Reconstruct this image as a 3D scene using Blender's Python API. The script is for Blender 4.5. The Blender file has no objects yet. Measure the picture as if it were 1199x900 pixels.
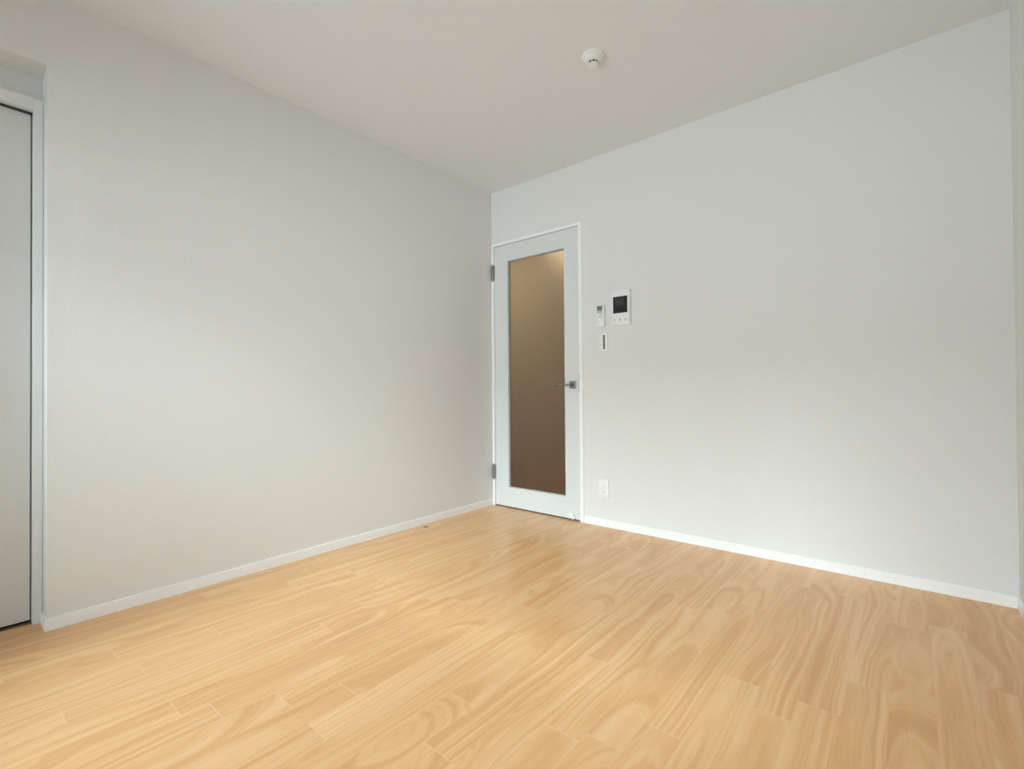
import bpy, bmesh, math, random
from mathutils import Matrix, Vector

S = bpy.context.scene
COL = S.collection

# ------------------------------------------------------------------ camera
F_PX, YAW, PITCH, ROLL = 562.35, -0.693384, 0.0096, -0.0076
CAM = Vector((2.48565, -2.75860, 0.88718))
cy, sy = math.cos(YAW), math.sin(YAW)
fwd = Vector((sy*math.cos(PITCH), cy*math.cos(PITCH), math.sin(PITCH)))
r0 = Vector((cy, -sy, 0)); u0 = r0.cross(fwd)
rgt = r0*math.cos(ROLL) + u0*math.sin(ROLL)
upv = -r0*math.sin(ROLL) + u0*math.cos(ROLL)
cd = bpy.data.cameras.new('camera'); cam = bpy.data.objects.new('camera', cd); COL.objects.link(cam)
m3 = Matrix((rgt, upv, -fwd)).transposed()
cam.matrix_world = Matrix.Translation(CAM) @ m3.to_4x4()
cd.sensor_fit = 'HORIZONTAL'; cd.sensor_width = 36.0; cd.lens = F_PX/1199*36.0
cd.clip_start = 0.02; cd.clip_end = 100
S.camera = cam

# ------------------------------------------------------------------ view, world, daylight
S.view_settings.view_transform = 'Standard'; S.view_settings.look = 'None'
S.view_settings.gamma = 1.0; S.view_settings.use_curve_mapping = False
S.view_settings.exposure = -0.02
W = bpy.data.worlds.new('overcast_sky'); S.world = W; W.use_nodes = True
bg = W.node_tree.nodes['Background']; bg.inputs[0].default_value = (0.80, 0.88, 1.0, 1); bg.inputs[1].default_value = 1.0
try:
    S.cycles.max_bounces = 14; S.cycles.diffuse_bounces = 10; S.cycles.glossy_bounces = 5
    S.cycles.transmission_bounces = 8; S.cycles.transparent_max_bounces = 12
    S.cycles.use_denoising = True; S.cycles.caustics_refractive = True
    S.cycles.sample_clamp_indirect = 4.0
except Exception: pass

RW, RD, RH = 2.807, 3.60, 2.40          # room width, depth, height
WX0, WX1, WZ0, WZ1 = 0.35, 2.00, 0.04, 2.02   # balcony window opening in the front wall

def area(name, loc, rot, sx, sy_, power, col, spread=180):
    l = bpy.data.lights.new(name, 'AREA'); l.shape = 'RECTANGLE'; l.size = sx; l.size_y = sy_
    l.energy = power; l.color = col; l.spread = math.radians(spread)
    o = bpy.data.objects.new(name, l); COL.objects.link(o); o.location = loc; o.rotation_euler = rot
    return o
# soft daylight filling the balcony window, and added fill lamps beyond it standing in for sky and ground light
area('window_daylight', ((WX0+WX1)/2, -RD-0.22, (WZ0+WZ1)/2+0.02), (math.radians(90), 0, 0), WX1-WX0-0.02, WZ1-WZ0-0.04, 30, (0.80, 0.955, 1.0))
def sky(name, loc, target, sx, sy_, power):
    o = area(name, loc, (0, 0, 0), sx, sy_, power, (0.80, 0.955, 1.0))
    o.rotation_euler = (Vector(target)-Vector(loc)).to_track_quat('-Z', 'Y').to_euler()
WXC = (WX0+WX1)/2
sky('sky_fill_low', (WXC, -RD-3.6, 1.7), (WXC, -RD+0.6, 1.0), 1.2, 1.0, 35)
sky('sky_fill_low_side', (WXC+2.0, -RD-2.8, 1.9), (WXC, -RD+0.6, 0.8), 1.2, 1.0, 85)
sky('sky_fill_high', (WXC, -RD-3.6, 3.3), (WXC, -RD+0.6, 0.6), 1.2, 1.0, 345)
sky('sky_fill_steep', (WXC, -RD-1.2, 3.4), (WXC, -RD+0.6, 0.3), 1.2, 1.0, 800)
sky('sky_fill_steep_side', (WXC+1.4, -RD-1.4, 3.0), (WXC, -RD+0.6, 0.3), 1.2, 1.0, 120)
sky('sky_fill_overhead', (WXC, -RD-2.1, 3.3), (WXC, -RD+0.6, 0.3), 1.4, 1.2, 210)
sky('ground_fill', (WXC, -RD-2.2, -0.4), (WXC, -RD+0.6, 1.6), 1.2, 1.0, 42)

# ------------------------------------------------------------------ node helpers
def mat(name):
    m = bpy.data.materials.new(name); m.use_nodes = True
    return m, m.node_tree.nodes, m.node_tree.links, m.node_tree.nodes['Principled BSDF']
def M_(N, L, op, a, b=None, c=None):
    n = N.new('ShaderNodeMath'); n.operation = op
    for i, v in enumerate((a, b, c)):
        if v is None: continue
        if hasattr(v, 'links') or hasattr(v, 'is_linked'): L.new(v, n.inputs[i])
        else: n.inputs[i].default_value = v
    return n.outputs[0]
def mixc(N, L, f, a, b):
    n = N.new('ShaderNodeMix'); n.data_type = 'RGBA'
    for idx, v in ((0, f), (6, a), (7, b)):
        if hasattr(v, 'is_linked'): L.new(v, n.inputs[idx])
        else: n.inputs[idx].default_value = v
    return n.outputs[2]
def simple(name, col, rough=0.5, metal=0.0, noise=0.02, nscale=30, bump=0.0, bscale=300, spec=0.5):
    m, N, L, b = mat(name)
    tc = N.new('ShaderNodeTexCoord')
    nz = N.new('ShaderNodeTexNoise'); nz.inputs['Scale'].default_value = nscale; nz.inputs['Detail'].default_value = 4
    L.new(tc.outputs['Object'], nz.inputs['Vector'])
    c2 = tuple(max(0, x*(1-noise*2)) for x in col)+(1,); c1 = tuple(min(1, x*(1+noise)) for x in col)+(1,)
    L.new(mixc(N, L, nz.outputs['Fac'], c1, c2), b.inputs['Base Color'])
    b.inputs['Roughness'].default_value = rough; b.inputs['Metallic'].default_value = metal
    b.inputs['Specular IOR Level'].default_value = spec
    if bump:
        nb = N.new('ShaderNodeTexNoise'); nb.inputs['Scale'].default_value = bscale; nb.inputs['Detail'].default_value = 3
        L.new(tc.outputs['Object'], nb.inputs['Vector'])
        bp = N.new('ShaderNodeBump'); bp.inputs['Strength'].default_value = bump; bp.inputs['Distance'].default_value = 0.001
        L.new(nb.outputs['Fac'], bp.inputs['Height']); L.new(bp.outputs['Normal'], b.inputs['Normal'])
    return m

def wallpaper(name, col):
    """embossed vinyl wallpaper: fine woven grain with faint flecks"""
    m, N, L, b = mat(name)
    tc = N.new('ShaderNodeTexCoord')
    n1 = N.new('ShaderNodeTexNoise'); n1.inputs['Scale'].default_value = 170; n1.inputs['Detail'].default_value = 5; n1.inputs['Roughness'].default_value = 0.65
    L.new(tc.outputs['Object'], n1.inputs['Vector'])
    mp = N.new('ShaderNodeMapping'); mp.inputs['Scale'].default_value = (90, 90, 420); L.new(tc.outputs['Object'], mp.inputs['Vector'])
    n2 = N.new('ShaderNodeTexNoise'); n2.inputs['Scale'].default_value = 1.0; n2.inputs['Detail'].default_value = 2; L.new(mp.outputs[0], n2.inputs['Vector'])
    mp2 = N.new('ShaderNodeMapping'); mp2.inputs['Scale'].default_value = (420, 420, 90); L.new(tc.outputs['Object'], mp2.inputs['Vector'])
    n3 = N.new('ShaderNodeTexNoise'); n3.inputs['Scale'].default_value = 1.0; n3.inputs['Detail'].default_value = 2; L.new(mp2.outputs[0], n3.inputs['Vector'])
    h = M_(N, L, 'ADD', M_(N, L, 'MULTIPLY', n1.outputs['Fac'], 0.8), M_(N, L, 'MULTIPLY', M_(N, L, 'ADD', n2.outputs['Fac'], n3.outputs['Fac']), 0.5))
    rr = N.new('ShaderNodeMapRange'); rr.inputs[1].default_value = 0.6; rr.inputs[2].default_value = 1.15; L.new(h, rr.inputs[0])
    c1 = tuple(x*0.93 for x in col)+(1,); c2 = tuple(min(1, x*1.03) for x in col)+(1,)
    L.new(mixc(N, L, rr.outputs[0], c1, c2), b.inputs['Base Color'])
    b.inputs['Roughness'].default_value = 0.75; b.inputs['Specular IOR Level'].default_value = 0.25
    bp = N.new('ShaderNodeBump'); bp.inputs['Strength'].default_value = 0.6; bp.inputs['Distance'].default_value = 0.0015
    L.new(h, bp.inputs['Height']); L.new(bp.outputs['Normal'], b.inputs['Normal'])
    return m

def wood_floor(name, light, mid, dark, seam_glint):
    m, N, L, b = mat(name)
    uv = N.new('ShaderNodeUVMap'); uv.uv_map = 'grain'          # metres: across / along, board centred
    ue = N.new('ShaderNodeUVMap'); ue.uv_map = 'edge'           # metres from the nearest long side / end
    at = N.new('ShaderNodeAttribute'); at.attribute_name = 'rnd'
    sx = N.new('ShaderNodeSeparateXYZ'); L.new(uv.outputs[0], sx.inputs[0])
    se = N.new('ShaderNodeSeparateXYZ'); L.new(ue.outputs[0], se.inputs[0])
    sr = N.new('ShaderNodeSeparateXYZ'); L.new(at.outputs['Vector'], sr.inputs[0])
    X, Y = sx.outputs[0], sx.outputs[1]; r1, r2, r3 = sr.outputs
    def noise(vec, scale, detail=2, rough=0.5):
        n = N.new('ShaderNodeTexNoise'); n.inputs['Scale'].default_value = scale; n.inputs['Detail'].default_value = detail; n.inputs['Roughness'].default_value = rough
        L.new(vec, n.inputs['Vector']); return n.outputs['Fac']
    def comb(x, y, z):
        n = N.new('ShaderNodeCombineXYZ')
        for i, v in enumerate((x, y, z)):
            if hasattr(v, 'is_linked'): L.new(v, n.inputs[i])
            else: n.inputs[i].default_value = v
        return n.outputs[0]
    seed = M_(N, L, 'MULTIPLY', r1, 57.0)
    wob = noise(comb(M_(N, L, 'MULTIPLY', X, 9.0), M_(N, L, 'MULTIPLY', Y, 2.2), seed), 1.0, 2)
    wob2 = noise(comb(0.0, M_(N, L, 'MULTIPLY', Y, 1.7), M_(N, L, 'ADD', seed, 9.0)), 1.0, 1)
    # distance from a slightly leaning trunk axis gives straight grain and cathedral arches
    xx = M_(N, L, 'ADD', M_(N, L, 'ADD', X, M_(N, L, 'MULTIPLY', M_(N, L, 'SUBTRACT', r2, 0.5), 0.17)), M_(N, L, 'MULTIPLY', M_(N, L, 'SUBTRACT', wob, 0.5), 0.03))
    zz = M_(N, L, 'ADD', M_(N, L, 'MULTIPLY', M_(N, L, 'SUBTRACT', wob2, 0.5), 0.16), M_(N, L, 'MULTIPLY', M_(N, L, 'MULTIPLY', Y, 0.10), M_(N, L, 'SUBTRACT', r3, 0.25)))
    rad = M_(N, L, 'SQRT', M_(N, L, 'ADD', M_(N, L, 'MULTIPLY', xx, xx), M_(N, L, 'ADD', M_(N, L, 'MULTIPLY', zz, zz), 0.00004)))
    jit = noise(comb(M_(N, L, 'MULTIPLY', X, 60.0), M_(N, L, 'MULTIPLY', Y, 7.0), seed), 1.0, 3, 0.6)
    band = noise(comb(M_(N, L, 'ADD', M_(N, L, 'MULTIPLY', rad, 75.0), M_(N, L, 'MULTIPLY', jit, 0.55)), M_(N, L, 'MULTIPLY', Y, 0.5), M_(N, L, 'ADD', seed, 3.0)), 1.0, 3, 0.6)
    mr = N.new('ShaderNodeMapRange'); mr.interpolation_type = 'SMOOTHSTEP'; mr.inputs[1].default_value = 0.34; mr.inputs[2].default_value = 0.70; L.new(band, mr.inputs[0])
    ring = mr.outputs[0]
    fine = noise(comb(M_(N, L, 'MULTIPLY', X, 420.0), M_(N, L, 'MULTIPLY', Y, 9.0), seed), 1.0, 3, 0.6)
    broad = noise(comb(M_(N, L, 'MULTIPLY', X, 22.0), M_(N, L, 'MULTIPLY', Y, 1.6), M_(N, L, 'ADD', seed, 31.0)), 1.0, 2)
    tone = M_(N, L, 'ADD', M_(N, L, 'MULTIPLY', ring, 0.33), M_(N, L, 'ADD', M_(N, L, 'MULTIPLY', fine, 0.30), M_(N, L, 'MULTIPLY', broad, 0.48)))
    tone = M_(N, L, 'ADD', tone, M_(N, L, 'MULTIPLY', M_(N, L, 'SUBTRACT', r3, 0.5), 0.07))
    cr = N.new('ShaderNodeValToRGB'); cr.color_ramp.elements[0].position = 0.12; cr.color_ramp.elements[0].color = light+(1,)
    cr.color_ramp.elements[1].position = 1.0; cr.color_ramp.elements[1].color = dark+(1,)
    e = cr.color_ramp.elements.new(0.52); e.color = mid+(1,)
    L.new(tone, cr.inputs[0])
    side = M_(N, L, 'LESS_THAN', se.outputs[0], 0.0006); end = M_(N, L, 'LESS_THAN', se.outputs[1], 0.0013)
    c = mixc(N, L, M_(N, L, 'MULTIPLY', side, 0.15), cr.outputs[0], seam_glint+(1,))
    c = mixc(N, L, M_(N, L, 'MULTIPLY', end, 0.5), c, seam_glint+(1,))  # light joint colour paints the highlight along the board bevels
    L.new(c, b.inputs['Base Color'])
    b.inputs['Specular IOR Level'].default_value = 0.30
    rn = M_(N, L, 'ADD', 0.20, M_(N, L, 'MULTIPLY', fine, 0.10)); L.new(rn, b.inputs['Roughness'])
    bp = N.new('ShaderNodeBump'); bp.inputs['Strength'].default_value = 0.10; bp.inputs['Distance'].default_value = 0.0004
    L.new(M_(N, L, 'SUBTRACT', 1.0, M_(N, L, 'ADD', M_(N, L, 'MULTIPLY', fine, 0.5), side)), bp.inputs['Height']); L.new(bp.outputs[0], b.inputs['Normal'])
    return m

WALL = wallpaper('embossed_wallpaper', (0.785, 0.80, 0.802))
CEIL = wallpaper('ceiling_paper', (0.775, 0.80, 0.825))
TRIM = simple('white_trim', (0.91, 0.935, 0.955), 0.38, noise=0.01)
CTRIM = simple('off_white_closet_frame', (0.76, 0.775, 0.77), 0.42, noise=0.01)
DOORW = simple('white_door_film', (0.72, 0.75, 0.77), 0.34, noise=0.01)
CLOSW = simple('white_closet_film', (0.70, 0.71, 0.70), 0.42, noise=0.015)
FLOOR = wood_floor('maple_floor', (0.83, 0.56, 0.32), (0.72, 0.42, 0.195), (0.57, 0.285, 0.108), (0.79, 0.57, 0.33))
HFLOOR = simple('hall_floor_wood', (0.42, 0.22, 0.12), 0.35, noise=0.1, nscale=12)
HWALL = simple('hall_wallpaper', (0.72, 0.69, 0.62), 0.8, noise=0.02, bump=0.2)
NICKEL = simple('satin_nickel', (0.30, 0.30, 0.28), 0.35, metal=1.0, noise=0.04)
HINGE = simple('brushed_hinge_steel', (0.34, 0.34, 0.33), 0.35, metal=0.9, noise=0.05)
GAP = simple('gap_shade_and_track', (0.035, 0.035, 0.04), 0.8)  # paints shade in the door gaps; also colours the floor track
PLAST = simple('white_plastic', (0.86, 0.885, 0.89), 0.35, noise=0.005)
PLAST2 = simple('cool_white_plastic', (0.84, 0.86, 0.90), 0.35, noise=0.005)
IVORY = simple('detector_plastic', (0.80, 0.82, 0.80), 0.45, noise=0.005)
BLACK = simple('black_screen_glass', (0.012, 0.012, 0.014), 0.12, noise=0.0)
SCREENIN = simple('dark_display_area', (0.035, 0.036, 0.042), 0.2, noise=0.0)
SLOT = simple('dark_slot', (0.01, 0.01, 0.01), 0.7)
LCD = simple('grey_green_lcd', (0.17, 0.215, 0.205), 0.25, noise=0.08, nscale=600)
LCD2 = simple('lcd_lower_band', (0.40, 0.46, 0.47), 0.3, noise=0.02)
GREYP = simple('grey_print', (0.36, 0.37, 0.37), 0.5)
LGREYP = simple('light_grey_plastic', (0.42, 0.44, 0.43), 0.5)
STRIPM = simple('smoked_indicator_strip', (0.10, 0.10, 0.105), 0.3)
BRASS = simple('dull_bronze', (0.30, 0.21, 0.12), 0.45, metal=0.5)
ALU = simple('window_aluminium', (0.55, 0.56, 0.56), 0.4, metal=0.8)
BALC = simple('concrete', (0.55, 0.54, 0.52), 0.9, noise=0.05)

def frosted():
    m, N, L, b = mat('frosted_smoked_glass')
    tc = N.new('ShaderNodeTexCoord'); nz = N.new('ShaderNodeTexNoise'); nz.inputs['Scale'].default_value = 900
    L.new(tc.outputs['Object'], nz.inputs['Vector'])
    b.inputs['Base Color'].default_value = (0.80, 0.77, 0.72, 1)
    b.inputs['Transmission Weight'].default_value = 1.0; b.inputs['IOR'].default_value = 1.45
    b.inputs['Specular IOR Level'].default_value = 0.35
    L.new(M_(N, L, 'ADD', 0.34, M_(N, L, 'MULTIPLY', nz.outputs['Fac'], 0.04)), b.inputs['Roughness'])
    return m
FROST = frosted()
def clear():
    m, N, L, b = mat('clear_window_glass'); N.remove(b)
    t = N.new('ShaderNodeBsdfTransparent'); g = N.new('ShaderNodeBsdfGlossy'); g.inputs['Roughness'].default_value = 0.02
    fr = N.new('ShaderNodeFresnel'); mx = N.new('ShaderNodeMixShader')
    L.new(fr.outputs[0], mx.inputs[0]); L.new(t.outputs[0], mx.inputs[1]); L.new(g.outputs[0], mx.inputs[2])
    L.new(mx.outputs[0], N['Material Output'].inputs[0]); return m
CLEAR = clear()
def emis(name, col, s):
    m, N, L, b = mat(name); b.inputs['Base Color'].default_value = col+(1,)
    b.inputs['Emission Color'].default_value = col+(1,); b.inputs['Emission Strength'].default_value = s; return m
LAMP = emis('warm_lamp_diffuser', (1.0, 0.74, 0.44), 10.0)

# ------------------------------------------------------------------ mesh helpers
def box(bm, x0, x1, y0, y1, z0, z1, bev=0.0, seg=2):
    r = bmesh.ops.create_cube(bm, size=1.0)
    vs = r['verts']
    for v in vs:
        v.co = Vector(((x0+x1)/2 + v.co.x*(x1-x0), (y0+y1)/2 + v.co.y*(y1-y0), (z0+z1)/2 + v.co.z*(z1-z0)))
    if bev:
        es = list({e for v in vs for e in v.link_edges})
        bmesh.ops.bevel(bm, geom=es, offset=bev, segments=seg, profile=0.5, affect='EDGES')
def rbox(bm, x0, x1, y0, y1, z0, z1, rad, n=5, bev=0.0):
    """box whose x-z outline has rounded corners; bev also rounds the room-side edge (y0)"""
    def ring(ins, y):
        pts = []
        rr = max(rad-ins, 0.0004)
        for (cx, cz, a0) in ((x1-rad, z1-rad, 0), (x0+rad, z1-rad, 90), (x0+rad, z0+rad, 180), (x1-rad, z0+rad, 270)):
            for i in range(n+1):
                a = math.radians(a0 + 90*i/n); pts.append((cx+rr*math.cos(a), y, cz+rr*math.sin(a)))
        return [bm.verts.new(p) for p in pts]
    rings = [ring(0, y1), ring(0, y0+bev)]
    if bev: rings += [ring(bev*0.3, y0+bev*0.3), ring(bev, y0)]
    for a, b in zip(rings, rings[1:]):
        k = len(a)
        for i in range(k): bm.faces.new((a[i], a[(i+1) % k], b[(i+1) % k], b[i]))
    bm.faces.new(rings[0][::-1]); bm.faces.new(rings[-1])
def cyl(bm, p0, p1, r, n=24, r2=None):
    p0, p1 = Vector(p0), Vector(p1); d = p1-p0
    q = d.to_track_quat('Z', 'Y').to_matrix().to_4x4()
    bmesh.ops.create_cone(bm, cap_ends=True, segments=n, radius1=r, radius2=r if r2 is None else r2, depth=d.length, matrix=Matrix.Translation((p0+p1)/2) @ q)
def lathe(bm, prof, c, n=48, axis='z'):
    """prof: list of (radius, height); revolve about the vertical axis through c"""
    rings = []
    for r, h in prof:
        if r < 1e-6: rings.append([bm.verts.new((c[0], c[1], c[2]+h))])
        else: rings.append([bm.verts.new((c[0]+r*math.cos(2*math.pi*i/n), c[1]+r*math.sin(2*math.pi*i/n), c[2]+h)) for i in range(n)])
    for a, b in zip(rings, rings[1:]):
        for i in range(n):
            j = (i+1) % n
            if len(a) == 1: bm.faces.new((a[0], b[j], b[i]))
            elif len(b) == 1: bm.faces.new((a[i], a[j], b[0]))
            else: bm.faces.new((a[i], a[j], b[j], b[i]))
def obj(name, bm, m, parent=None, kind=None, smooth=False):
    bmesh.ops.recalc_face_normals(bm, faces=bm.faces[:])
    me = bpy.data.meshes.new(name); bm.to_mesh(me); bm.free()
    o = bpy.data.objects.new(name, me); COL.objects.link(o); me.materials.append(m)
    if smooth:
        for p in me.polygons: p.use_smooth = True
        try: me.set_sharp_from_angle(angle=math.radians(38))
        except Exception: pass
    if parent is not None:
        o.parent = parent; o.matrix_parent_inverse = Matrix.Translation(-parent.location)
    if kind: o['kind'] = kind
    return o
def empty(name, loc, label=None, cat=None, group=None, kind=None):
    o = bpy.data.objects.new(name, None); COL.objects.link(o); o.location = loc; o.empty_display_size = 0.05
    if label: o['label'] = label
    if cat: o['category'] = cat
    if group: o['group'] = group
    if kind: o['kind'] = kind
    return o
def desc(o, label, cat):
    o['label'] = label; o['category'] = cat; return o
def nb(): return bmesh.new()

# ------------------------------------------------------------------ the room shell
T = 0.30
OPY0, OPY1, OPZ = -3.52, -2.4885, 2.12       # closet opening in the left wall
DX0, DX1, DZ = 0.002, 0.797, 1.997           # rough door opening in the back wall

# floor: staggered strips running towards the back wall
PITCH_X = 0.0993
known = {5: -2.33, 4: -2.087, 6: -2.53, 8: -1.416, 11: -1.97, 12: -1.21, 13: -1.395, 14: -1.79, 15: -1.968, 16: -1.369, 17: -1.72, 19: -1.552, 20: -1.195, 23: -0.993}
rng = random.Random(11)
bm = nb(); uvg = bm.loops.layers.uv.new('grain'); uve = bm.loops.layers.uv.new('edge'); ra = bm.verts.layers.float_vector.new('rnd')
FX0, FX1, FY0, FY1 = -0.20, RW+0.002, -RD-0.05, 0.045
for k in range(-3, 29):
    x0 = 0.045+PITCH_X*k; x1 = x0+PITCH_X
    a, b_ = max(x0, FX0), min(x1, FX1)
    if b_-a < 1e-4: continue
    PL = 0.909
    j0 = known.get(k, -rng.random()*PL)
    y = j0
    while y > FY0: y -= PL
    while y < FY1:
        y0, y1 = y, y+PL
        ya, yb = max(y0, FY0), min(y1, FY1)
        y += PL
        if yb-ya < 1e-4: continue
        rv = Vector((rng.random(), rng.random(), rng.random()))
        xs = [a, (a+b_)/2, b_]
        # split lengthwise and crosswise so the edge distance can be read per corner
        ym = [ya, (ya+yb)/2, yb]
        for i in range(2):
            for j in range(2):
                cs = ((xs[i], ym[j]), (xs[i+1], ym[j]), (xs[i+1], ym[j+1]), (xs[i], ym[j+1]))
                vs = [bm.verts.new((px, py, 0)) for px, py in cs]
                for v in vs: v[ra] = rv
                f = bm.faces.new(vs)
                for lp, (px, py) in zip(f.loops, cs):
                    lp[uvg].uv = (px-(x0+x1)/2, py-y0+rv.x*3.0)
                    lp[uve].uv = (min(px-a, b_-px) if (x0 >= FX0 and x1 <= FX1) else 0.05, min(py-ya, yb-py))
floor = obj('floor', bm, FLOOR, kind='structure')
bm = nb(); box(bm, -0.9, RW+0.3, -RD-0.05, 0.05, -0.12, -0.001); box(bm, -0.9, RW+0.3, -RD-0.3, -RD-0.05, -0.12, 0.0)
obj('floor_slab', bm, BALC, kind='structure')
bm = nb(); box(bm, -T, RW+T, -RD-0.16, 0.05, RH, RH+0.12)
obj('ceiling', bm, CEIL, kind='structure')

bm = nb()
box(bm, -T, 0, OPY1, 0.10, 0, RH)
box(bm, -T, 0, OPY0, OPY1, OPZ, RH)
box(bm, -T, 0, -RD, OPY0, 0, RH)
box(bm, -T, -0.14, OPY0, OPY1, 2.023, OPZ)
box(bm, -T, -0.20, OPY0, OPY1, 0, 2.023)
obj('wall_left', bm, WALL, kind='structure')
bm = nb()
box(bm, DX1, RW+T, 0, 0.10, 0, RH)
box(bm, 0, DX1, 0, 0.10, DZ, RH)
obj('wall_back', bm, WALL, kind='structure')
bm = nb(); box(bm, RW, RW+T, -RD, 0.0, 0, RH); obj('wall_right', bm, WALL, kind='structure')
bm = nb()
box(bm, -T, WX0, -RD-0.16, -RD, 0, RH); box(bm, WX1, RW+T, -RD-0.16, -RD, 0, RH)
box(bm, WX0, WX1, -RD-0.16, -RD, WZ1, RH); box(bm, WX0, WX1, -RD-0.16, -RD, 0, WZ0)
obj('wall_front', bm, WALL, kind='structure')

# baseboards: slim white boards with a small chamfer on the top edge
BH, BT = 0.046, 0.006
def board(bm, a, b, n, h=BH, t=BT):
    """board from a to b on the floor; n = direction it stands out into the room"""
    a, b, n = Vector(a+(0,)), Vector(b+(0,)), Vector(n+(0,))
    prof = [(0, 0), (t, 0), (t, h-0.0007), (t-0.0007, h), (0, h)]
    va = [bm.verts.new(a+n*p+Vector((0, 0, z))) for p, z in prof]; vb = [bm.verts.new(b+n*p+Vector((0, 0, z))) for p, z in prof]
    k = len(prof)
    for i in range(k): bm.faces.new((va[i], va[(i+1) % k], vb[(i+1) % k], vb[i]))
    bm.faces.new(va[::-1]); bm.faces.new(vb)
bm = nb(); board(bm, (0, -0.001), (0, OPY1-BT), (1, 0)); board(bm, (-0.10, OPY1), (0.0, OPY1), (0, -1)); board(bm, (0, OPY0), (0, -RD), (1, 0))
obj('baseboard_left', bm, TRIM, kind='structure')
bm = nb(); board(bm, (0.811, 0), (RW, 0), (0, -1)); obj('baseboard_back', bm, TRIM, kind='structure')
bm = nb(); board(bm, (RW, -0.001), (RW, -RD), (-1, 0)); obj('baseboard_right', bm, TRIM, kind='structure')

# ------------------------------------------------------------------ balcony window behind the camera
w = empty('window_1', ((WX0+WX1)/2, -RD-0.10, WZ0), kind='structure')
bm = nb(); y0, y1 = -RD-0.14, -RD-0.06
for (a, b_, c, d) in ((WX0, WX0+0.035, WZ0, WZ1), (WX1-0.035, WX1, WZ0, WZ1), (WX0, WX1, WZ0, WZ0+0.035), (WX0, WX1, WZ1-0.035, WZ1)): box(bm, a, b_, y0, y1, c, d, 0.002)
obj('window_frame', bm, ALU, w)
mx = (WX0+WX1)/2
for (a, b_, yy) in ((WX0+0.035, mx+0.02, -RD-0.125), (mx-0.02, WX1-0.035, -RD-0.095)):
    bm = nb(); z0, z1 = WZ0+0.035, WZ1-0.035; q = 0.035
    for (c, d, e, f) in ((a, a+q, z0, z1), (b_-q, b_, z0, z1), (a+q, b_-q, z0, z0+q), (a+q, b_-q, z1-q, z1)): box(bm, c, d, yy, yy+0.025, e, f, 0.002)
    s = obj('sash', bm, ALU, w)
    bm = nb(); box(bm, a+q-0.003, b_-q+0.003, yy+0.010, yy+0.015, z0+q-0.003, z1-q+0.003); obj('pane', bm, CLEAR, s)

# ------------------------------------------------------------------ glazed door in the back wall
LX0, LX1, LZ0, LZ1 = 0.0265, 0.7795, 0.009, 1.9765
tr = empty('trim_1', (0.4, 0, 0), kind='structure')
bm = nb()
CF = -0.010
box(bm, 0.002, 0.0235, CF, 0.10, 0, 1.9795, 0.0015)
box(bm, 0.7825, 0.810, CF, 0.10, 0, 1.9795, 0.0015)
box(bm, 0.002, 0.810, CF, 0.10, 1.9795, 2.001, 0.0015)
obj('door_casing', bm, TRIM, tr)
bm = nb()                                    # dark strips that paint shade into the gaps round the leaf
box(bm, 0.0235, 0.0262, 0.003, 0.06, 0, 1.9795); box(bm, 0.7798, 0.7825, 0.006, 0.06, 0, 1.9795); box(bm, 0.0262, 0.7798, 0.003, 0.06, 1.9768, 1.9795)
obj('leaf_gap_shade', bm, GAP, tr)
bm = nb(); box(bm, 0.0263, 0.7797, 0.006, 0.10, 0.0, 0.006); obj('undercut_shade', bm, GAP, tr)  # dark strip painting the shade in the undercut below the leaf
bm = nb(); box(bm, 0.7812, 0.7835, -0.0112, 0.02, 0.862, 0.985, 0.0004); sp = obj('strike_plate', bm, HINGE, tr); sp['label'] = 'thin grey metal strike plate'

d = empty('door_1', (0.4, 0.017, LZ0), kind='structure')
GX0, GX1, GZ0, GZ1 = 0.157, 0.664, 0.152, 1.853
LY0, LY1 = -0.002, 0.034
bm = nb()
def rail(x0, x1, z0, z1): box(bm, x0, x1, LY0, LY1, z0, z1)
rail(LX0, GX0, LZ0, LZ1); rail(GX1, LX1, LZ0, LZ1); rail(GX0, GX1, LZ0, GZ0); rail(GX0, GX1, GZ1, LZ1)
bmesh.ops.remove_doubles(bm, verts=bm.verts[:], dist=1e-5)
leaf = obj('door_leaf', bm, DOORW, d)
bm = nb(); q = 0.006                          # narrow glazing bead round the pane
gb0, gb1 = 0.008, 0.026
box(bm, GX0, GX0+q, gb0, gb1, GZ0, GZ1); box(bm, GX1-q, GX1, gb0, gb1, GZ0, GZ1); box(bm, GX0+q, GX1-q, gb0, gb1, GZ0, GZ0+q); box(bm, GX0+q, GX1-q, gb0, gb1, GZ1-q, GZ1)
g = obj('glazing_bead', bm, simple('grey_glazing_bead', (0.42, 0.45, 0.45), 0.5), d); g['label'] = 'grey glazing bead'
bm = nb(); box(bm, GX0+0.001, GX1-0.001, 0.014, 0.019, GZ0+0.001, GZ1-0.001)
pn = obj('pane', bm, FROST, d); pn['label'] = 'brown-looking frosted glass pane'

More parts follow.
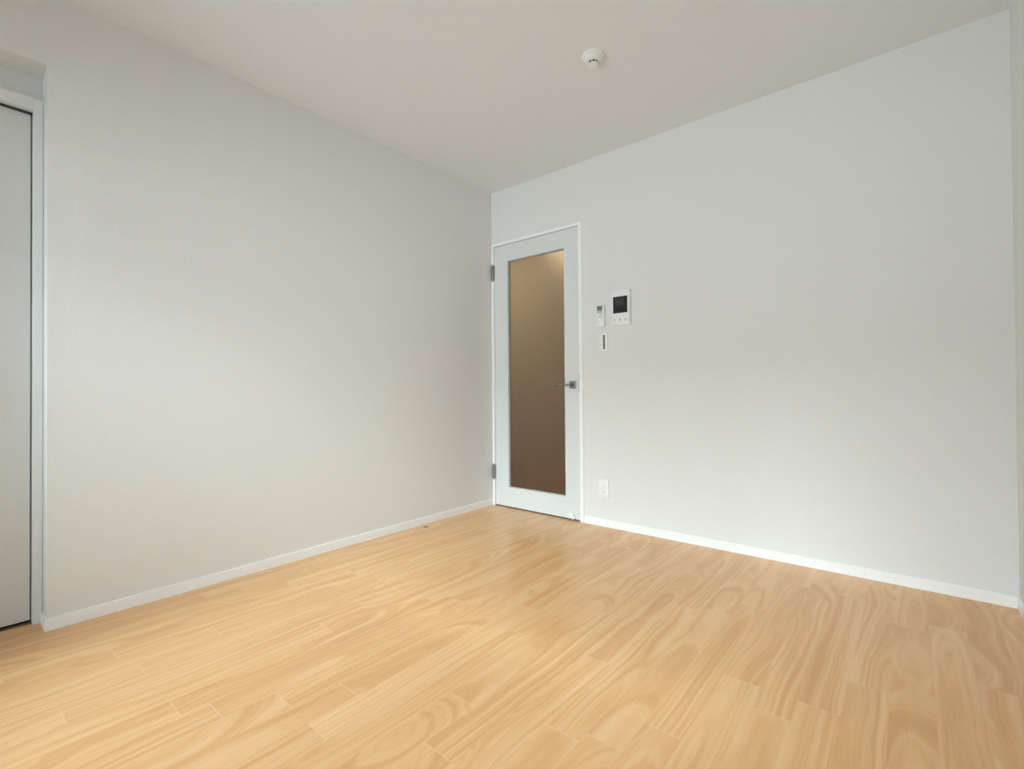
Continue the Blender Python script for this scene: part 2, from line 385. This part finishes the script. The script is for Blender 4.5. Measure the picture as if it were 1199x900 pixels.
# hinges, one knuckle barrel and two leaves each, on the left jamb
for zc, h in ((1.780, 0.118), (0.258, 0.112)):
    bm = nb(); zb = zc-h/2
    cyl(bm, (0.017, -0.0135, zb), (0.017, -0.0135, zb+h), 0.0075, 20)
    for k in range(4):
        zz = zb + h*(k+0.5)/4; cyl(bm, (0.017, -0.0135, zz-0.001), (0.017, -0.0135, zz+0.001), 0.0079, 20)
    cyl(bm, (0.017, -0.0135, zb-0.004), (0.017, -0.0135, zb), 0.005, 16); cyl(bm, (0.017, -0.0135, zb+h), (0.017, -0.0135, zb+h+0.004), 0.005, 16)
    box(bm, 0.003, 0.017, -0.0122, -0.0100, zb+0.004, zb+h-0.004); box(bm, 0.017, 0.030, -0.0075, -0.0015, zb+0.004, zb+h-0.004)
    o = obj('hinge', bm, HINGE, d, smooth=True); o['label'] = 'grey metal hinge'

# lever handle on a square rose
HX, HZ = 0.731, 0.913
bm = nb(); box(bm, HX-0.0255, HX+0.0255, -0.0085, LY0, HZ-0.0255, HZ+0.0255, 0.0015)
rose = obj('handle_rose', bm, NICKEL, d, smooth=True); rose['label'] = 'square satin nickel rose'
bm = nb(); cyl(bm, (HX, -0.008, HZ), (HX, -0.050, HZ), 0.0085, 24)
cyl(bm, (HX, -0.008, HZ), (HX, -0.011, HZ), 0.0125, 24)
box(bm, 0.610, HX+0.009, -0.060, -0.047, HZ-0.007, HZ+0.007, 0.003, 3)
lv = obj('handle_lever', bm, NICKEL, d, smooth=True); lv['label'] = 'slim satin nickel lever'
# round door stopper at the foot of the leaf
bm = nb()
n = 32; prof = [(0.028, 0.0), (0.028, 0.010), (0.024, 0.018), (0.012, 0.022), (0.0, 0.0225)]
cx, cz = 0.712, 0.034
half = []
for r, h in prof:
    ring = []
    for i in range(n+1):
        a = math.pi*i/n; ring.append(bm.verts.new((cx+r*math.cos(a), LY0-h, cz-0.006+r*math.sin(a))))
    half.append(ring)
for a, b_ in zip(half, half[1:]):
    for i in range(n): 
        try: bm.faces.new((a[i], a[i+1], b_[i+1], b_[i]))
        except Exception: pass
bmesh.ops.remove_doubles(bm, verts=bm.verts[:], dist=1e-6)
box(bm, cx-0.028, cx+0.028, LY0-0.012, LY0, 0.012, cz-0.006, 0.001)
cyl(bm, (cx+0.008, LY0-0.006, 0.0055), (cx+0.008, LY0-0.006, 0.014), 0.004, 12)
o = obj('door_stopper', bm, PLAST2, d, smooth=True); o['label'] = 'white plastic door stopper'

# ------------------------------------------------------------------ closet door in the left recess
tr2 = empty('trim_2', (-0.12, -3.00, 0), kind='structure')
bm = nb()
CY1 = OPY1-0.001
box(bm, -0.195, -0.100, CY1-0.027, CY1, 0, 2.023, 0.0015)
box(bm, -0.195, -0.100, OPY0+0.001, OPY0+0.028, 0, 2.023, 0.0015)
box(bm, -0.195, -0.100, OPY0+0.028, CY1-0.027, 1.975, 2.023, 0.0015)
obj('closet_frame', bm, CTRIM, tr2)
bm = nb(); box(bm, -0.175, -0.128, OPY0+0.028, CY1-0.027, 1.9705, 1.9748); o = obj('top_gap_shade', bm, GAP, tr2); o['label'] = 'black strip painted as shade in the gap above the closet door'  # dark filler painting shade between closet panel and frame head
bm = nb(); box(bm, -0.175, -0.132, OPY0+0.028, CY1-0.0271, 0.0, 0.0035); o = obj('floor_track', bm, GAP, tr2); o['label'] = 'dark floor track'
bm = nb(); box(bm, -0.136, -0.133, OPY0+0.028, CY1-0.0271, 0.0035, 0.0055); obj('track_lip', bm, HINGE, tr2)
dc = empty('door_2', (-0.15, -3.00, 0.012), kind='structure')
ymid = (OPY0+CY1)/2
for k, (a, b_) in enumerate(((ymid+0.001, CY1-0.0305), (OPY0+0.031, ymid-0.001))):
    bm = nb(); box(bm, -0.168, -0.140, a, b_, 0.011, 1.970, 0.002); obj('door_panel', bm, CLOSW, dc)

# ------------------------------------------------------------------ hallway seen through the frosted pane
HX0, HX1, HY1, HH = -0.75, 1.05, 3.4, 2.32
bm = nb(); box(bm, HX0-0.1, HX1+0.1, 0.05, HY1+0.1, -0.12, 0.0); obj('floor_hall', bm, HFLOOR, kind='structure')
bm = nb(); box(bm, HX0-0.1, HX1+0.1, 0.10, HY1+0.1, HH, HH+0.1); obj('ceiling_hall', bm, HWALL, kind='structure')
bm = nb(); box(bm, HX0-0.1, HX0, 0.10, HY1+0.1, 0, HH); box(bm, HX0-0.1, -T, 0.04, 0.10, 0, HH); obj('wall_hall_left', bm, HWALL, kind='structure')
bm = nb(); box(bm, HX1, HX1+0.1, 0.10, HY1+0.1, 0, HH); obj('wall_hall_right', bm, HWALL, kind='structure')
bm = nb(); box(bm, HX0, HX1, HY1, HY1+0.1, 0, HH); obj('wall_hall_end', bm, HWALL, kind='structure')
LPX, LPY = 0.12, 1.15
t = empty('ceiling_downlight', (LPX, LPY, HH), 'small warm round downlight glowing through the top right of the frosted door pane', 'lamp')
bm = nb(); lathe(bm, [(0.040, 0.0), (0.060, 0.0), (0.060, -0.004), (0.046, -0.008), (0.040, -0.002), (0.040, 0.0)], (LPX, LPY, HH)); obj('lamp_rim', bm, PLAST, t, smooth=True)
bm = nb(); lathe(bm, [(0.0, -0.001), (0.040, -0.001), (0.040, -0.004), (0.0, -0.004)], (LPX, LPY, HH)); obj('lamp_diffuser', bm, LAMP, t)
hl = bpy.data.lights.new('hall_downlight_glow', 'POINT'); hl.energy = 15.0; hl.color = (1.0, 0.78, 0.50); hl.shadow_soft_size = 0.04
ho = bpy.data.objects.new('hall_downlight_glow', hl); COL.objects.link(ho); ho.location = (LPX, LPY, HH-0.06)

# ------------------------------------------------------------------ things on the back wall
# video intercom monitor
X0, X1, Z0, Z1, D_ = 1.040, 1.160, 1.281, 1.502, 0.026
t = empty('intercom_monitor', ((X0+X1)/2, 0, Z0), 'white rectangular video intercom monitor with a square black screen beside the remote', 'intercom')
bm = nb(); rbox(bm, X0, X1, -D_, 0.0, Z0, Z1, 0.006, 4, 0.003); obj('body', bm, PLAST, t, smooth=True)
bm = nb(); rbox(bm, X0+0.008, X1-0.016, -D_-0.0012, -D_+0.001, 1.357, 1.460, 0.0015, 3); sc_ = obj('screen', bm, BLACK, t); sc_['label'] = 'glossy black screen'
bm = nb(); rbox(bm, X0+0.024, X1-0.036, -D_-0.0016, -D_-0.001, 1.405, 1.452, 0.001, 2); obj('display_area', bm, SCREENIN, sc_)
for xb in (X0+0.018, X0+0.055, X0+0.092):
    bm = nb(); rbox(bm, xb-0.009, xb+0.009, -D_-0.0012, -D_+0.001, 1.300, 1.330, 0.003, 3); bt = obj('button', bm, PLAST, t)
    bm = nb()
    if xb < X0+0.03: box(bm, xb-0.002, xb+0.002, -D_-0.0016, -D_-0.0010, 1.309, 1.321)
    elif xb < X0+0.07: box(bm, xb-0.0035, xb+0.0035, -D_-0.0016, -D_-0.0010, 1.311, 1.323); box(bm, xb-0.0015, xb+0.0015, -D_-0.0016, -D_-0.0010, 1.305, 1.311)
    else:
        box(bm, xb-0.006, xb+0.006, -D_-0.0016, -D_-0.0010, 1.309, 1.313); box(bm, xb-0.003, xb+0.003, -D_-0.0016, -D_-0.0010, 1.315, 1.322)
    obj('button_symbol', bm, GREYP, bt)
bm = nb()
for k in range(16): z = 1.300+k*0.0105; box(bm, X1-0.011, X1-0.003, -D_-0.0006, -D_+0.0005, z, z+0.003)
obj('speaker_grille', bm, LGREYP, t)

# air-conditioner remote
X0, X1, Z0, Z1 = 0.925, 0.979, 1.281, 1.426
t = empty('remote_control', ((X0+X1)/2, 0, Z0), 'slim white air-conditioner remote with a grey-green display, on the back wall above the light switch', 'remote control')
YB, YF = -0.004, -0.022
bm = nb(); rbox(bm, X0, X1, YF, YB, Z0, Z1, 0.013, 6, 0.004); obj('body', bm, PLAST2, t, smooth=True)
bm = nb(); rbox(bm, X0+0.005, X1-0.010, YF-0.0008, YF+0.001, 1.388, 1.418, 0.002, 3); lc = obj('display', bm, LCD, t); lc['label'] = 'grey-green display'
bm = nb(); rbox(bm, X0+0.005, X1-0.010, YF-0.0008, YF+0.001, 1.372, 1.3855, 0.001, 2); obj('display_band', bm, LCD2, t)
for (bx, bz, mm) in ((0.955, 1.361, GREYP), (0.966, 1.361, GREYP), (0.944, 1.346, LGREYP), (0.955, 1.346, LGREYP), (0.966, 1.341, GREYP)):
    bm = nb(); rbox(bm, bx-0.0035, bx+0.0035, YF-0.001, YF+0.001, bz-0.003, bz+0.003, 0.0015, 3); obj('button', bm, mm, t)
bm = nb(); box(bm, X0+0.008, X1-0.008, YB, 0.0, Z0+0.02, Z1-0.02); obj('wall_clip', bm, PLAST, t)

# light switch plate with three rockers
X0, X1, Z0, Z1 = 0.926, 0.995, 1.127, 1.243
t = empty('light_switch', ((X0+X1)/2, 0, Z0), 'white wall light switch plate with three rockers and a dark strip, under the remote', 'light switch')
bm = nb(); rbox(bm, X0, X1, -0.009, 0.0, Z0, Z1, 0.004, 4, 0.002); obj('cover_plate', bm, PLAST, t, smooth=True)
bm = nb(); box(bm, X0+0.007, X0+0.053, -0.0096, -0.008, Z0+0.012, Z1-0.012); obj('rocker_surround', bm, LGREYP, t)
for k in range(3):
    z = Z0+0.0135+k*0.0302
    bm = nb(); box(bm, X0+0.009, X0+0.040, -0.0125, -0.009, z, z+0.0285, 0.001); obj('rocker', bm, PLAST, t)
bm = nb(); box(bm, X0+0.0425, X0+0.0515, -0.0112, -0.009, Z0+0.013, Z1-0.013, 0.0005); o = obj('indicator_strip', bm, STRIPM, t); o['label'] = 'dark vertical strip'

# wall socket
X0, X1, Z0, Z1 = 0.924, 0.994, 0.181, 0.301
t = empty('wall_socket', ((X0+X1)/2, 0, Z0), 'white two-outlet wall socket low on the back wall just right of the glass door', 'socket')
bm = nb(); rbox(bm, X0, X1, -0.009, 0.0, Z0, Z1, 0.004, 4, 0.002); obj('cover_plate', bm, PLAST, t, smooth=True)
xc = (X0+X1)/2
for zc in (0.259, 0.223):
    bm = nb(); rbox(bm, xc-0.018, xc+0.018, -0.0102, -0.008, zc-0.0145, zc+0.0145, 0.004, 4); oo = obj('outlet', bm, PLAST, t)
    for dx in (-0.006, 0.006):
        bm = nb(); box(bm, xc+dx-0.0011, xc+dx+0.0011, -0.0106, -0.0095, zc-0.005, zc+0.004); obj('slot', bm, GREYP, oo)

# ------------------------------------------------------------------ smoke detector on the ceiling
DXc, DYc = 1.390, -0.845
t = empty('smoke_detector', (DXc, DYc, RH), 'round white smoke detector with black vent slots, the only fitting on the ceiling', 'smoke detector')
bm = nb(); lathe(bm, [(0.0, 0.0), (0.052, 0.0), (0.052, -0.006), (0.050, -0.010), (0.044, -0.013), (0.0, -0.013)], (DXc, DYc, RH)); obj('mounting_base', bm, IVORY, t, smooth=True)
bm = nb(); lathe(bm, [(0.0, -0.013), (0.043, -0.013), (0.042, -0.018), (0.037, -0.024), (0.029, -0.028), (0.025, -0.0295), (0.0, -0.0295)], (DXc, DYc, RH)); obj('housing', bm, IVORY, t, smooth=True)
bm = nb(); lathe(bm, [(0.0, -0.0295), (0.0215, -0.0295), (0.0215, -0.0395), (0.0, -0.0395)], (DXc, DYc, RH)); o = obj('vent_core', bm, SLOT, t); o['label'] = 'black vent opening'
n = 8
for k in range(n):
    a = 2*math.pi*(k+0.35)/n; bm = nb()
    cyl(bm, (DXc+0.0225*math.cos(a), DYc+0.0225*math.sin(a), RH-0.0295), (DXc+0.0225*math.cos(a), DYc+0.0225*math.sin(a), RH-0.0395), 0.0024, 8); obj('vent_rib', bm, IVORY, t)
bm = nb(); lathe(bm, [(0.0, -0.0395), (0.0250, -0.0395), (0.0265, -0.041), (0.0245, -0.0445), (0.019, -0.0465), (0.0, -0.047)], (DXc, DYc, RH)); obj('cap', bm, IVORY, t, smooth=True)

# ------------------------------------------------------------------ door catch plate in the floor beside the left wall
CX, CYy = 0.058, -0.722
bm = nb(); lathe(bm, [(0.0, 0.0), (0.017, 0.0), (0.017, 0.0016), (0.0145, 0.0026), (0.007, 0.0026), (0.006, 0.0012), (0.0, 0.0012)], (CX, CYy, 0.0), 32)
box(bm, CX-0.004, CX+0.004, CYy-0.005, CYy+0.005, 0.0012, 0.0055, 0.001)
o = obj('door_catch', bm, BRASS, smooth=True); desc(o, 'small dark bronze door catch disc set in the floor beside the left baseboard', 'door catch')
